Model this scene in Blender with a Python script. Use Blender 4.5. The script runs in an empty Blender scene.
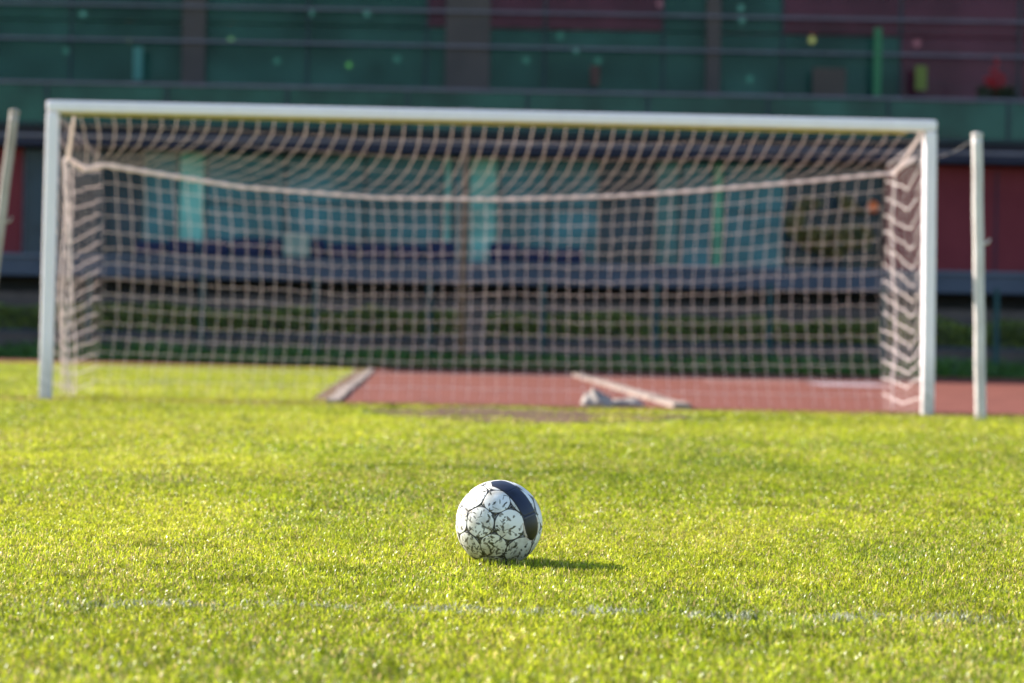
import bpy, bmesh, math, random
import numpy as np
from mathutils import Vector, Matrix

random.seed(7)
rng = np.random.default_rng(11)
C = bpy.context.scene
COL = C.collection
R = math.radians

# ------------------------------------------------------------------ camera
F_PX = 2602.0
CAM_H = 0.552
ROLL = R(1.1)
cam_d = bpy.data.cameras.new('camera')
cam_d.sensor_width = 36.0
cam_d.lens = F_PX * 36.0 / 1024.0
cam_d.clip_end = 2000.0
cam_d.clip_start = 0.05
cam_d.dof.use_dof = True
cam_d.dof.focus_distance = 6.47
cam_d.dof.aperture_fstop = 3.8
cam = bpy.data.objects.new('camera', cam_d)
COL.objects.link(cam)
cam.matrix_world = Matrix.Translation((0, 0, CAM_H)) @ Matrix.Rotation(R(90), 4, 'X') @ Matrix.Rotation(ROLL, 4, 'Z')
C.camera = cam


def at(x, y, d):
    """where a point seen at (x, y) stands when it is d metres away"""
    dx, dy = x - 512.0, 341.5 - y
    X = dx * math.cos(ROLL) - dy * math.sin(ROLL)
    Z = dx * math.sin(ROLL) + dy * math.cos(ROLL)
    return Vector((X * d / F_PX, d, CAM_H + Z * d / F_PX))


# ------------------------------------------------------------------ world and sun
SUN_EL = R(31)
SUN_AZ = math.atan2(-0.86, 0.51)
w = bpy.data.worlds.new("World")
C.world = w
w.use_nodes = True
nt = w.node_tree
for n in list(nt.nodes):
    nt.nodes.remove(n)
wo = nt.nodes.new('ShaderNodeOutputWorld')
bg = nt.nodes.new('ShaderNodeBackground')
sky = nt.nodes.new('ShaderNodeTexSky')
sky.sky_type = 'NISHITA'
sky.sun_disc = False
sky.sun_elevation = SUN_EL
sky.sun_rotation = SUN_AZ
sky.dust_density = 0.5
sky.ozone_density = 2.2
bg.inputs['Strength'].default_value = 0.115
nt.links.new(sky.outputs[0], bg.inputs[0])
nt.links.new(bg.outputs[0], wo.inputs[0])
sd = bpy.data.lights.new('sun', 'SUN')
sd.energy = 5.0
sd.angle = R(0.5)
sd.color = (1.0, 0.93, 0.82)
so = bpy.data.objects.new('sun', sd)
COL.objects.link(so)
to_sun = Vector((math.sin(SUN_AZ) * math.cos(SUN_EL), math.cos(SUN_AZ) * math.cos(SUN_EL), math.sin(SUN_EL)))
so.rotation_euler = to_sun.to_track_quat('Z', 'Y').to_euler()
so.location = (-20, 10, 30)
C.view_settings.view_transform = 'Standard'
C.view_settings.look = 'None'
C.view_settings.gamma = 1.0
C.view_settings.use_curve_mapping = False
C.view_settings.exposure = 1.32
C.cycles.max_bounces = 8
C.cycles.transparent_max_bounces = 16
C.cycles.use_denoising = True

# ------------------------------------------------------------------ materials


def mat(name, col, rough=0.6, var=0.15, scale=6.0, spec=0.3, metal=0.0, stretch=(1, 1, 1), col2=None, bump=0.0, detail=5.0):
    m = bpy.data.materials.new(name)
    m.use_nodes = True
    t = m.node_tree
    b = t.nodes['Principled BSDF']
    tc = t.nodes.new('ShaderNodeTexCoord')
    mp = t.nodes.new('ShaderNodeMapping')
    mp.inputs['Scale'].default_value = stretch
    nz = t.nodes.new('ShaderNodeTexNoise')
    nz.inputs['Scale'].default_value = scale
    nz.inputs['Detail'].default_value = detail
    nz.inputs['Roughness'].default_value = 0.62
    rp = t.nodes.new('ShaderNodeValToRGB')
    rp.color_ramp.elements[0].position = 0.3
    rp.color_ramp.elements[1].position = 0.7
    if col2 is None:
        a = [max(0, c * (1 - var)) for c in col]
        z = [min(1, c * (1 + var)) for c in col]
    else:
        a, z = col, col2
    rp.color_ramp.elements[0].color = (*a, 1)
    rp.color_ramp.elements[1].color = (*z, 1)
    t.links.new(tc.outputs['Object'], mp.inputs[0])
    t.links.new(mp.outputs[0], nz.inputs['Vector'])
    t.links.new(nz.outputs[0], rp.inputs[0])
    t.links.new(rp.outputs[0], b.inputs['Base Color'])
    b.inputs['Roughness'].default_value = rough
    b.inputs['Specular IOR Level'].default_value = spec
    b.inputs['Metallic'].default_value = metal
    if bump:
        bp = t.nodes.new('ShaderNodeBump')
        bp.inputs['Strength'].default_value = bump
        bp.inputs['Distance'].default_value = 0.01
        t.links.new(nz.outputs[0], bp.inputs['Height'])
        t.links.new(bp.outputs[0], b.inputs['Normal'])
    return m


def glass_mat(name, tint, see=0.5, rough=0.06, body=None):
    """tinted architectural glass: partly clear, partly a coloured film with reflection patterns painted in, plus a weak reflection"""
    m = bpy.data.materials.new(name)
    m.use_nodes = True
    t = m.node_tree
    out = t.nodes['Material Output']
    t.nodes.remove(t.nodes['Principled BSDF'])
    tr = t.nodes.new('ShaderNodeBsdfTransparent')
    tr.inputs[0].default_value = (*tint, 1)
    pr = t.nodes.new('ShaderNodeBsdfPrincipled')
    tc = t.nodes.new('ShaderNodeTexCoord')
    nz = t.nodes.new('ShaderNodeTexNoise')
    nz.inputs['Scale'].default_value = 0.8
    nz.inputs['Detail'].default_value = 6
    rp = t.nodes.new('ShaderNodeValToRGB')
    bc = body or tint
    rp.color_ramp.elements[0].position = 0.35
    rp.color_ramp.elements[1].position = 0.65
    rp.color_ramp.elements[0].color = (*[c * 0.62 for c in bc], 1)
    rp.color_ramp.elements[1].color = (*[c * 1.4 for c in bc], 1)  # mottled film colour imitates reflection patterns
    t.links.new(tc.outputs['Object'], nz.inputs['Vector'])
    t.links.new(nz.outputs[0], rp.inputs[0])
    t.links.new(rp.outputs[0], pr.inputs['Base Color'])
    pr.inputs['Roughness'].default_value = rough
    pr.inputs['IOR'].default_value = 1.28
    mx = t.nodes.new('ShaderNodeMixShader')
    mx.inputs[0].default_value = see
    t.links.new(pr.outputs[0], mx.inputs[1])
    t.links.new(tr.outputs[0], mx.inputs[2])
    t.links.new(mx.outputs[0], out.inputs[0])
    return m


def leaf_mat(name, attr='col', trans=0.45, gloss=0.07, rough=0.28):
    m = bpy.data.materials.new(name)
    m.use_nodes = True
    t = m.node_tree
    out = t.nodes['Material Output']
    t.nodes.remove(t.nodes['Principled BSDF'])
    at_ = t.nodes.new('ShaderNodeAttribute')
    at_.attribute_name = attr
    df = t.nodes.new('ShaderNodeBsdfDiffuse')
    tl = t.nodes.new('ShaderNodeBsdfTranslucent')
    gl = t.nodes.new('ShaderNodeBsdfGlossy')
    gl.inputs['Roughness'].default_value = rough
    m1 = t.nodes.new('ShaderNodeMixShader')
    m1.inputs[0].default_value = trans
    m2 = t.nodes.new('ShaderNodeMixShader')
    m2.inputs[0].default_value = gloss
    t.links.new(at_.outputs['Color'], df.inputs[0])
    t.links.new(at_.outputs['Color'], tl.inputs[0])
    t.links.new(df.outputs[0], m1.inputs[1])
    t.links.new(tl.outputs[0], m1.inputs[2])
    t.links.new(m1.outputs[0], m2.inputs[1])
    t.links.new(gl.outputs[0], m2.inputs[2])
    t.links.new(m2.outputs[0], out.inputs[0])
    return m


def lamp_mat(name, col, strength):
    m = bpy.data.materials.new(name)
    m.use_nodes = True
    b = m.node_tree.nodes['Principled BSDF']
    b.inputs['Base Color'].default_value = (*col, 1)
    b.inputs['Emission Color'].default_value = (*col, 1)
    b.inputs['Emission Strength'].default_value = strength
    return m


M = {}
M['post'] = mat('white_paint', (0.88, 0.78, 0.82), 0.4, col2=(0.94, 0.84, 0.88), scale=9, stretch=(1, 1, 0.3), spec=0.45)
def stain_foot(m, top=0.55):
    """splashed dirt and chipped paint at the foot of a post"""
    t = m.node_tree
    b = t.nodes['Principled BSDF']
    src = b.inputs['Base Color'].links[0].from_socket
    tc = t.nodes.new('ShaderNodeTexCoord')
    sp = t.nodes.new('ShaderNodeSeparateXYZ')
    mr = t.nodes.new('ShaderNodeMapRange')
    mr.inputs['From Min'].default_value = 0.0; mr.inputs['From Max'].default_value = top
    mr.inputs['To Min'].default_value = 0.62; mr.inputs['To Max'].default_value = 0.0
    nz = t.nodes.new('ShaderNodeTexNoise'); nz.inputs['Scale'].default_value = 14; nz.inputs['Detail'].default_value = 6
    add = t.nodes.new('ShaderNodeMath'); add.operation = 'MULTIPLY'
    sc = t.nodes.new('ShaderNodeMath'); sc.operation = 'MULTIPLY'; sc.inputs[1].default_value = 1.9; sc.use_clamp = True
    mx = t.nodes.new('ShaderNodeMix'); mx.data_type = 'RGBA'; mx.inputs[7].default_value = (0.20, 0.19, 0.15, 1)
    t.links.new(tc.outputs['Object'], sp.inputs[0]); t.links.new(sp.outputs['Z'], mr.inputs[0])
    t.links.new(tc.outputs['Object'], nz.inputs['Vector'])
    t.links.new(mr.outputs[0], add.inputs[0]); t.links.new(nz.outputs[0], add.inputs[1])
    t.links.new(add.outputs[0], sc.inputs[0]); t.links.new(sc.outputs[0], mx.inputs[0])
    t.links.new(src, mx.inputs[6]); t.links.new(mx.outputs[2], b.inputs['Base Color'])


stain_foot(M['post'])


def cord_mat():
    m = mat('net_cord', (0.74, 0.64, 0.615), 0.75, col2=(0.85, 0.755, 0.73), scale=14)
    t = m.node_tree
    b = t.nodes['Principled BSDF']
    src = b.inputs['Base Color'].links[0].from_socket
    tl = t.nodes.new('ShaderNodeBsdfTranslucent')
    mx = t.nodes.new('ShaderNodeMixShader'); mx.inputs[0].default_value = 0.45
    t.links.new(src, tl.inputs[0])
    t.links.new(b.outputs[0], mx.inputs[1]); t.links.new(tl.outputs[0], mx.inputs[2])
    t.links.new(mx.outputs[0], t.nodes['Material Output'].inputs[0])
    return m


M['net'] = cord_mat()
M['pole'] = mat('weathered_white_pole', (0.52, 0.45, 0.43), 0.6, col2=(0.72, 0.65, 0.62), scale=7, stretch=(1, 1, 0.5))
M['concrete'] = mat('pale_concrete', (0.20, 0.150, 0.125), 0.85, col2=(0.36, 0.285, 0.24), scale=5, bump=0.3)
M['sack'] = mat('dusty_sack', (0.22, 0.185, 0.165), 0.85, col2=(0.38, 0.325, 0.29), scale=12, bump=0.4)
M['wall_grey'] = mat('grey_render', (0.090, 0.070, 0.064), 0.85, col2=(0.14, 0.11, 0.098), scale=1.6)
M['slab'] = mat('blue_grey_slab', (0.048, 0.062, 0.090), 0.6, col2=(0.072, 0.088, 0.124), scale=0.8)
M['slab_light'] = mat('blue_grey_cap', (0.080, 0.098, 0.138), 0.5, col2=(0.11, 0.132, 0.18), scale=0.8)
M['navy'] = mat('soffit_shade_navy', (0.016, 0.017, 0.036), 0.7, col2=(0.028, 0.03, 0.056), scale=0.7)
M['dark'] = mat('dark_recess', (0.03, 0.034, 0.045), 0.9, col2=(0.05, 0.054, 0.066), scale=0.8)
M['maroon'] = mat('maroon_cladding', (0.145, 0.024, 0.032), 0.75, spec=0.15, col2=(0.185, 0.034, 0.042), scale=0.9)
M['frame'] = mat('dark_green_frame', (0.015, 0.035, 0.045), 0.5, scale=3)
M['bar'] = mat('lavender_grey_bar', (0.12, 0.115, 0.15), 0.5, col2=(0.18, 0.17, 0.215), scale=2, metal=0.0)
M['teal'] = glass_mat('teal_glass', (0.10, 0.32, 0.34), 0.2, body=(0.036, 0.155, 0.19))
M['teal_pale'] = glass_mat('pale_teal_glass', (0.4, 0.7, 0.7), 0.08, body=(0.14, 0.42, 0.38))
M['teal_green'] = glass_mat('green_strip_glass', (0.2, 0.6, 0.4), 0.15, body=(0.07, 0.30, 0.19))
M['teal_dark'] = glass_mat('dark_glass', (0.05, 0.10, 0.13), 0.2, body=(0.022, 0.045, 0.07))
M['green_glass'] = glass_mat('green_glass', (0.42, 0.80, 0.72), 0.5, body=(0.036, 0.108, 0.092))
M['maroon_reflection_glass'] = glass_mat('maroon_reflection_glass', (0.85, 0.45, 0.52), 0.45, body=(0.115, 0.034, 0.058))  # maroon body colour paints a reflection onto the panes
M['balustrade'] = glass_mat('balustrade_glass', (0.14, 0.42, 0.30), 0.2, body=(0.020, 0.085, 0.066))
M['brown'] = mat('brown_column', (0.060, 0.050, 0.050), 0.7, col2=(0.085, 0.068, 0.066), scale=1)
M['interior'] = mat('interior_wall', (0.20, 0.27, 0.24), 0.8, col2=(0.30, 0.38, 0.34), scale=0.35)
M['wood_pole'] = mat('rusty_brown_pole', (0.22, 0.12, 0.07), 0.7, col2=(0.32, 0.19, 0.12), scale=3)
M['fence'] = mat('dark_teal_paint', (0.008, 0.045, 0.05), 0.5, col2=(0.012, 0.065, 0.068), scale=2)
M['seat'] = mat('navy_fabric', (0.012, 0.016, 0.05), 0.8, col2=(0.02, 0.026, 0.075), scale=6)
M['pot'] = mat('dark_planter', (0.02, 0.025, 0.03), 0.7, scale=4)
M['orange'] = mat('orange_plastic', (0.75, 0.16, 0.04), 0.5, scale=4)
M['soil'] = mat('bare_soil', (0.066, 0.032, 0.012), 0.95, col2=(0.15, 0.076, 0.030), scale=9, bump=0.6)
M['red'] = mat('red_track', (0.125, 0.040, 0.029), 0.9, spec=0.1, col2=(0.215, 0.072, 0.052), scale=2.2, bump=0.25, detail=8)
M['white_line'] = mat('worn_line_paint', (0.24, 0.17, 0.18), 0.8, col2=(0.37, 0.28, 0.30), scale=5)
M['leaf'] = leaf_mat('leaf_faces', trans=0.3, gloss=0.04, rough=0.45)
M['blade'] = leaf_mat('grass_blades', trans=0.48, gloss=0.02, rough=0.30)
M['lamp'] = lamp_mat('pale_lamp', (0.95, 0.85, 0.95), 0.34)
M['lamp_amber'] = lamp_mat('amber_lamp', (1.0, 0.30, 0.10), 2.2)
M['lamp_dim'] = lamp_mat('dim_green_lamp', (0.6, 0.75, 0.72), 0.20)
M['cable'] = mat('black_cable', (0.02, 0.02, 0.02), 0.6, scale=5)
M['red_flower'] = mat('red_petals', (0.35, 0.02, 0.03), 0.6, scale=9)
M['bark'] = mat('brown_bark', (0.06, 0.045, 0.03), 0.9, scale=8, bump=0.5)


# ------------------------------------------------------------------ object helpers
def tag(o, label=None, cat=None, group=None, kind=None):
    if label: o['label'] = label
    if cat: o['category'] = cat
    if group: o['group'] = group
    if kind: o['kind'] = kind
    return o


def mesh_obj(name, me, m, parent=None):
    o = bpy.data.objects.new(name, me)
    COL.objects.link(o)
    if m is not None and not me.materials:
        me.materials.append(m)
    if parent is not None:
        o.parent = parent
    return o


def obj(name, bm, m, parent=None, smooth=False):
    me = bpy.data.meshes.new(name)
    bmesh.ops.recalc_face_normals(bm, faces=bm.faces)
    if smooth:
        for f in bm.faces: f.smooth = True
    bm.to_mesh(me)
    bm.free()
    return mesh_obj(name, me, m, parent)


def empty(name, loc, rz=0.0, **k):
    o = bpy.data.objects.new(name, None)
    o.location = loc
    o.rotation_euler = (0, 0, rz)
    o.empty_display_size = 0.2
    COL.objects.link(o)
    tag(o, **k)
    return o


def BM():
    return bmesh.new()


def bx(bm, x0, x1, y0, y1, z0, z1, bev=0.0, seg=2):
    r = bmesh.ops.create_cube(bm, size=1.0)
    vs = r['verts']
    for v in vs:
        v.co = Vector((x0 + (v.co.x + .5) * (x1 - x0), y0 + (v.co.y + .5) * (y1 - y0), z0 + (v.co.z + .5) * (z1 - z0)))
    if bev:
        es = list({e for v in vs for e in v.link_edges})
        bmesh.ops.bevel(bm, geom=es, offset=bev, segments=seg, affect='EDGES', profile=0.5)
    return bm


def box(name, x0, x1, y0, y1, z0, z1, m, parent=None, off=(0, 0, 0), bev=0.0):
    bm = BM()
    bx(bm, x0 - off[0], x1 - off[0], y0 - off[1], y1 - off[1], z0 - off[2], z1 - off[2], bev)
    return obj(name, bm, m, parent)


def tube(bm, pts, rad, n=8, cap=True):
    """a tube along pts; rad one number or a list"""
    pts = [Vector(p) for p in pts]
    k = len(pts)
    rad = [rad] * k if not hasattr(rad, '__len__') else rad
    rings = []
    up = Vector((0, 0, 1))
    for i, p in enumerate(pts):
        t = (pts[min(i + 1, k - 1)] - pts[max(i - 1, 0)])
        if t.length < 1e-9: t = Vector((0, 0, 1))
        t.normalize()
        a = t.cross(up if abs(t.z) < 0.9 else Vector((0, 1, 0))).normalized()
        b = t.cross(a).normalized()
        rings.append([bm.verts.new(p + (a * math.cos(6.28318 * q / n) + b * math.sin(6.28318 * q / n)) * rad[i]) for q in range(n)])
    for i in range(k - 1):
        for q in range(n):
            bm.faces.new((rings[i][q], rings[i][(q + 1) % n], rings[i + 1][(q + 1) % n], rings[i + 1][q]))
    if cap:
        bm.faces.new(rings[0][::-1])
        bm.faces.new(rings[-1])
    return bm


def lerp_tab(x, tab):
    xs = [a for a, _ in tab]
    ys = [b for _, b in tab]
    return float(np.interp(x, xs, ys))


_g = {}


def vnoise(x, y, seed=0):
    """smooth value noise on arrays, 0..1"""
    if seed not in _g:
        _g[seed] = np.random.default_rng(100 + seed).random((128, 128))
    g = _g[seed]
    xi = np.floor(x).astype(int)
    yi = np.floor(y).astype(int)
    fx = x - xi
    fy = y - yi
    fx = fx * fx * (3 - 2 * fx)
    fy = fy * fy * (3 - 2 * fy)
    a = g[xi % 128, yi % 128]; b = g[(xi + 1) % 128, yi % 128]
    c = g[xi % 128, (yi + 1) % 128]; d = g[(xi + 1) % 128, (yi + 1) % 128]
    return (a * (1 - fx) + b * fx) * (1 - fy) + (c * (1 - fx) + d * fx) * fy


# ------------------------------------------------------------------ ground
def ground_material():
    m = mat('lawn_soil', (0.125, 0.150, 0.014), 0.95, col2=(0.225, 0.240, 0.026), scale=5.0, bump=0.5, detail=10)
    return m


bm = BM()
s = 900
v = [bm.verts.new(p) for p in ((-s, -s, -0.012), (s, -s, -0.012), (s, s, -0.012), (-s, s, -0.012))]
bm.faces.new(v)
tag(obj('ground', bm, ground_material()), 'wide grass covered playing field around the goal', kind='structure')


def sheet(name, pts, z, m, label):
    bm = BM()
    bm.faces.new([bm.verts.new((p[0], p[1], z)) for p in pts])
    return tag(obj(name, bm, m), label, kind='structure')


# runway / track surfaces behind the goal (they leave the pitch's right part)
KA0, KA1 = Vector((-1.60, 22.6)), Vector((-2.50, 45.5))          # left kerb
KB0, KB1 = Vector((1.42, 22.7)), Vector((1.02, 43.5))            # right kerb
TRACK_NEAR = 47.5
sheet('red_apron', [(-1.62, 22.55), (30, 23.6), (30, TRACK_NEAR + 0.2), (-2.58, TRACK_NEAR + 0.2)], -0.004, M['red'], 'worn red rubber sports surface behind the goal')
sheet('running_track', [(-60, TRACK_NEAR), (60, TRACK_NEAR), (60, 52.5), (-60, 52.5)], 0.000, M['red'], 'dark red running track along the stadium building')
p0, p1 = at(803, 383, 40.0), at(870, 384, 40.0)
sheet('track_line', [(p0.x, 37.6), (p1.x, 37.6), (p1.x + 0.15, 40.9), (p0.x + 0.1, 40.9)], 0.002, M['white_line'], 'short white painted mark on the red surface')
sheet('track_line', [(2.9, 39.3), (p0.x - 0.1, 39.3), (p0.x, 40.6), (3.0, 40.6)], 0.002, mat('faded_line', (0.30, 0.14, 0.12), 0.85, col2=(0.4, 0.2, 0.17), scale=3), 'faded pale paint streak on the red surface')
# bare soil in the goal mouth
bm = BM()
cx, cy = 0.05, 19.9
ring = []
for k in range(48):
    a = 2 * math.pi * k / 48
    r = 1 + 0.12 * math.sin(3 * a + 1) + 0.08 * math.sin(7 * a)
    ring.append(bm.verts.new((cx + 1.15 * r * math.cos(a), cy + 2.0 * r * math.sin(a), -0.006)))
bm.faces.new(ring)
tag(obj('soil', bm, M['soil']), 'bare trodden brown soil in the goal mouth', kind='structure')


def kerb(name, a, b, wd, h, label, m=None):
    bm = BM()
    d = (b - a)
    L = d.length
    d.normalize()
    n = Vector((d.y, -d.x))
    N = int(L / 1.0)
    for i in range(N + 1):
        s0, s1 = L * i / (N + 1), L * (i + 1) / (N + 1) - 0.012
        j = random.uniform(-0.012, 0.012)
        q = [a + d * s0 + n * j, a + d * s1 + n * j, a + d * s1 + n * (wd + j), a + d * s0 + n * (wd + j)]
        hz = h + random.uniform(-0.008, 0.008)
        lo = [bm.verts.new((p.x, p.y, -0.03)) for p in q]
        hi = [bm.verts.new((p.x, p.y, hz)) for p in q]
        bm.faces.new(hi)
        for k in range(4):
            bm.faces.new((lo[k], lo[(k + 1) % 4], hi[(k + 1) % 4], hi[k]))
    return tag(obj(name, bm, m or M['concrete']), label, kind='structure')


kerb('kerb', KA0, KA1, 0.11, 0.028, 'pale concrete kerb between grass and red surface')
kerb('kerb', KB0, KB1, 0.15, 0.035, 'wide pale concrete edging across the red surface')
sheet('soil_edge', [(KA0.x - 0.16, KA0.y - 0.1), (KA0.x + 0.0, KA0.y - 0.1), (KA1.x + 0.0, KA1.y), (KA1.x - 0.22, KA1.y)], -0.002, M['soil'], 'dark soil strip beside the kerb')

# sandbag by the right kerb
t_ = at(597, 405, 22.9)
bm = BM()
bmesh.ops.create_icosphere(bm, subdivisions=4, radius=1.0)
for vtx in bm.verts:
    c = vtx.co.copy()
    up = max(c.z, -0.3) + 0.3
    taper = 1.0 - 0.66 * max(0, c.z) ** 0.8
    nz = 0.10 * math.sin(7 * c.x + 3 * c.z) + 0.08 * math.sin(11 * c.y + 5 * c.x) + 0.06 * math.sin(17 * c.z + 9 * c.x)
    x = c.x * 0.165 * taper * (1 + nz) - 0.035 * max(0, c.z) + (0.09 * max(0, c.x) * max(0, 0.3 - c.z))
    vtx.co = Vector((x, c.y * 0.19 * taper * (1 + nz), up * 0.135 * (1 + nz)))
sb = tag(obj('sandbag', bm, M['sack'], smooth=True), 'tallest pale slumped sandbag on the red surface behind the net', 'sandbag')
sb.location = (t_.x, 22.95, -0.004)
sb.scale = (0.88, 0.88, 0.86)
bm = BM()
bmesh.ops.create_icosphere(bm, subdivisions=4, radius=1.0)
for vtx in bm.verts:
    c = vtx.co.copy()
    nz = 0.12 * math.sin(6 * c.x + 2 * c.y) + 0.08 * math.sin(13 * c.y + 4 * c.x)
    vtx.co = Vector((c.x * 0.15 * (1 + nz), c.y * 0.12 * (1 + nz), (max(c.z, -0.3) + 0.3) * 0.055 * (1 + nz)))
sb2 = tag(obj('sandbag', bm, M['sack'], smooth=True), 'low flat grey sandbag lying between the taller sandbag and the right kerb', 'sandbag')
sb2.location = (at(628, 405, 23.1).x, 23.1, -0.004)

# ------------------------------------------------------------------ football
BALL_D = 6.58
bc = at(499, 523.5, BALL_D)
bm = BM()
bmesh.ops.create_icosphere(bm, subdivisions=8, radius=1.0)
me = bpy.data.meshes.new('football')
bm.to_mesh(me)
bm.free()
nv = len(me.vertices)
co = np.empty(nv * 3)
me.vertices.foreach_get('co', co)
P = co.reshape(-1, 3)
P /= np.linalg.norm(P, axis=1)[:, None]
phi = (1 + 5 ** .5) / 2
# ball frame: e1 right, e2 up, e3 towards the camera; the seam between two hexagons faces the camera
view = (Vector((0, 0, CAM_H)) - bc).normalized()
rt = Vector((1, 0, 0))
e3 = (view - 0.105 * rt).normalized()
e2 = (Vector((0.055, 0, 1)) - e3 * Vector((0.055, 0, 1)).dot(e3)).normalized()
e1 = e2.cross(e3).normalized()
B = np.array([e1, e2, e3])
Q = P @ B.T
pent = []
for a in (1, -1):
    for b in (phi, -phi):
        pent += [(0, a, b), (a, b, 0), (b, 0, a)]
pent = np.array(pent, float)
pent /= np.linalg.norm(pent, axis=1)[:, None]
hexa = []
for a in (1, -1):
    for b in (1, -1):
        for c in (1, -1):
            hexa.append((a, b, c))
for a in (1, -1):
    for b in (1, -1):
        ip = 1 / phi
        hexa += [(0, a * phi, b * ip), (a * phi, b * ip, 0), (a * ip, 0, b * phi)]
hexa = np.array(hexa, float)
hexa /= np.linalg.norm(hexa, axis=1)[:, None]
ang_p = np.degrees(np.arccos(np.clip(Q @ pent.T, -1, 1)))
ang_h = np.degrees(np.arccos(np.clip(Q @ hexa.T, -1, 1)))
gap = np.sort(np.concatenate([ang_p - 18.2, ang_h - 20.8], 1), axis=1)[:, :2]
dmin = gap[:, 0]                               # < 0 inside a printed panel
seam = gap[:, 1] - gap[:, 0]
col = np.tile(np.array([0.80, 0.775, 0.74]), (nv, 1))
line = np.maximum(np.clip(1.0 - np.abs(dmin + 0.1) / 1.1, 0, 1), np.clip(1.0 - seam / 1.3, 0, 1))
outer = dmin > 0.9
dark = np.array([0.022, 0.017, 0.016])
k = np.clip(line * 2.0, 0, 1)[:, None]
wob = 0.5 + 0.5 * np.sin(Q[:, 0] * 31 + 3) * np.sin(Q[:, 1] * 27 + 1) * np.sin(Q[:, 2] * 29)
col = col * (1 - k) + dark * k
k = (outer * (0.55 + 0.45 * (wob > 0.46)))[:, None]
col = col * (1 - k) + dark * k
# navy band: along a great circle from the crown to the right pentagon
A_ = np.array([0.15, 0.87, 0.47]); A_ /= np.linalg.norm(A_)
B_ = np.array([0.835, -0.05, 0.55]); B_ /= np.linalg.norm(B_)
nn = np.cross(A_, B_); nn /= np.linalg.norm(nn)
tt = np.cross(nn, A_)
off = Q @ nn
al = np.degrees(np.arctan2(Q @ tt, Q @ A_))
end = math.degrees(math.acos(np.clip(A_ @ B_, -1, 1)))
halfw = 0.21 * np.sqrt(np.clip(1 - (np.clip(al - (end - 6), 0, None) / 22.0) ** 2, 0, 1))
halfw *= np.clip((al + 26) / 12.0, 0, 1)
inb = (np.abs(off) < halfw) & (al > -26) & (al < end + 17)
edge = (np.abs(np.abs(off) - halfw) < 0.02) & (al > -26) & (al < end + 18) & (halfw > 0.01)
rim = (np.abs(np.abs(off) - halfw - 0.04) < 0.03) & (al > end - 12) & (al < end + 18)
col[rim] = (0.62, 0.52, 0.46)
navy = np.array([0.018, 0.023, 0.048])
black = np.array([0.006, 0.005, 0.006])
tone = np.clip((al - (end - 18)) / 1.5, 0, 1)[:, None]
col[inb] = (navy * (1 - tone) + black * tone)[inb]
col[edge] = dark
sl = inb & (np.abs(al - (end - 17)) < 1.0)
col[sl] = (0.05, 0.045, 0.05)
# scuffs and stuck grass clippings
r2 = np.random.default_rng(5)
for i in range(620):
    d = r2.normal(size=3)
    d[1] -= 0.65; d[2] += 0.7; d[0] -= 0.25
    d /= np.linalg.norm(d)
    u = np.cross(d, r2.normal(size=3)); u /= np.linalg.norm(u)
    q = np.cross(d, u)
    a = Q @ u; b = Q @ q; f = (Q @ d) > 0.9
    L = r2.uniform(0.02, 0.075); W = r2.uniform(0.008, 0.030)
    bend = r2.uniform(-3, 3)
    sel = f & (np.abs(a) < L) & (np.abs(b + bend * a * a) < W * (1 - (a / L) ** 2 * 0.7))
    cc = np.array([(0.03, 0.032, 0.014), (0.07, 0.065, 0.035), (0.14, 0.11, 0.07), (0.02, 0.018, 0.016)][r2.integers(4)])
    mixf = r2.uniform(0.6, 1.0)
    sel &= ~inb
    col[sel] = col[sel] * (1 - mixf) + cc * mixf
# earth dust and painted shade on the underside, dust in a few blotches
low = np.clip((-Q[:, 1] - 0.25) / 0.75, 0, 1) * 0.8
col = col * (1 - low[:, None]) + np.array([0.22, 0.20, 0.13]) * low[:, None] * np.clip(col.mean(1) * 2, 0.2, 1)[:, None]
ca = me.color_attributes.new('col', 'FLOAT_COLOR', 'POINT')
ca.data.foreach_set('color', np.concatenate([col, np.ones((nv, 1))], 1).astype(np.float32).ravel())
puff = 0.1100 - 0.0016 * np.exp(-(seam / 1.3) ** 2)
me.vertices.foreach_set('co', (P * puff[:, None]).ravel())
me.polygons.foreach_set('use_smooth', np.ones(len(me.polygons), bool))
me.update()
mb = bpy.data.materials.new('printed_ball_leather')
mb.use_nodes = True
t = mb.node_tree
b = t.nodes['Principled BSDF']
an = t.nodes.new('ShaderNodeAttribute'); an.attribute_name = 'col'
tc = t.nodes.new('ShaderNodeTexCoord')
nz = t.nodes.new('ShaderNodeTexNoise'); nz.inputs['Scale'].default_value = 26; nz.inputs['Detail'].default_value = 7
rp = t.nodes.new('ShaderNodeValToRGB')
rp.color_ramp.elements[0].position = 0.34; rp.color_ramp.elements[0].color = (0.55, 0.50, 0.40, 1)
rp.color_ramp.elements[1].position = 0.56; rp.color_ramp.elements[1].color = (1, 1, 1, 1)
mx = t.nodes.new('ShaderNodeMix'); mx.data_type = 'RGBA'; mx.blend_type = 'MULTIPLY'; mx.inputs[0].default_value = 0.8
t.links.new(tc.outputs['Object'], nz.inputs['Vector'])
t.links.new(nz.outputs[0], rp.inputs[0])
t.links.new(an.outputs['Color'], mx.inputs[6])
t.links.new(rp.outputs[0], mx.inputs[7])
t.links.new(mx.outputs[2], b.inputs['Base Color'])
b.inputs['Roughness'].default_value = 0.42
b.inputs['Specular IOR Level'].default_value = 0.4
me.materials.append(mb)
ball = mesh_obj('football', me, None)
ball.location = bc
tag(ball, 'muddy white football with round outlined panels and a navy band, on the grass', 'football')
BALL_XY = np.array([bc.x, bc.y])


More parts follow.
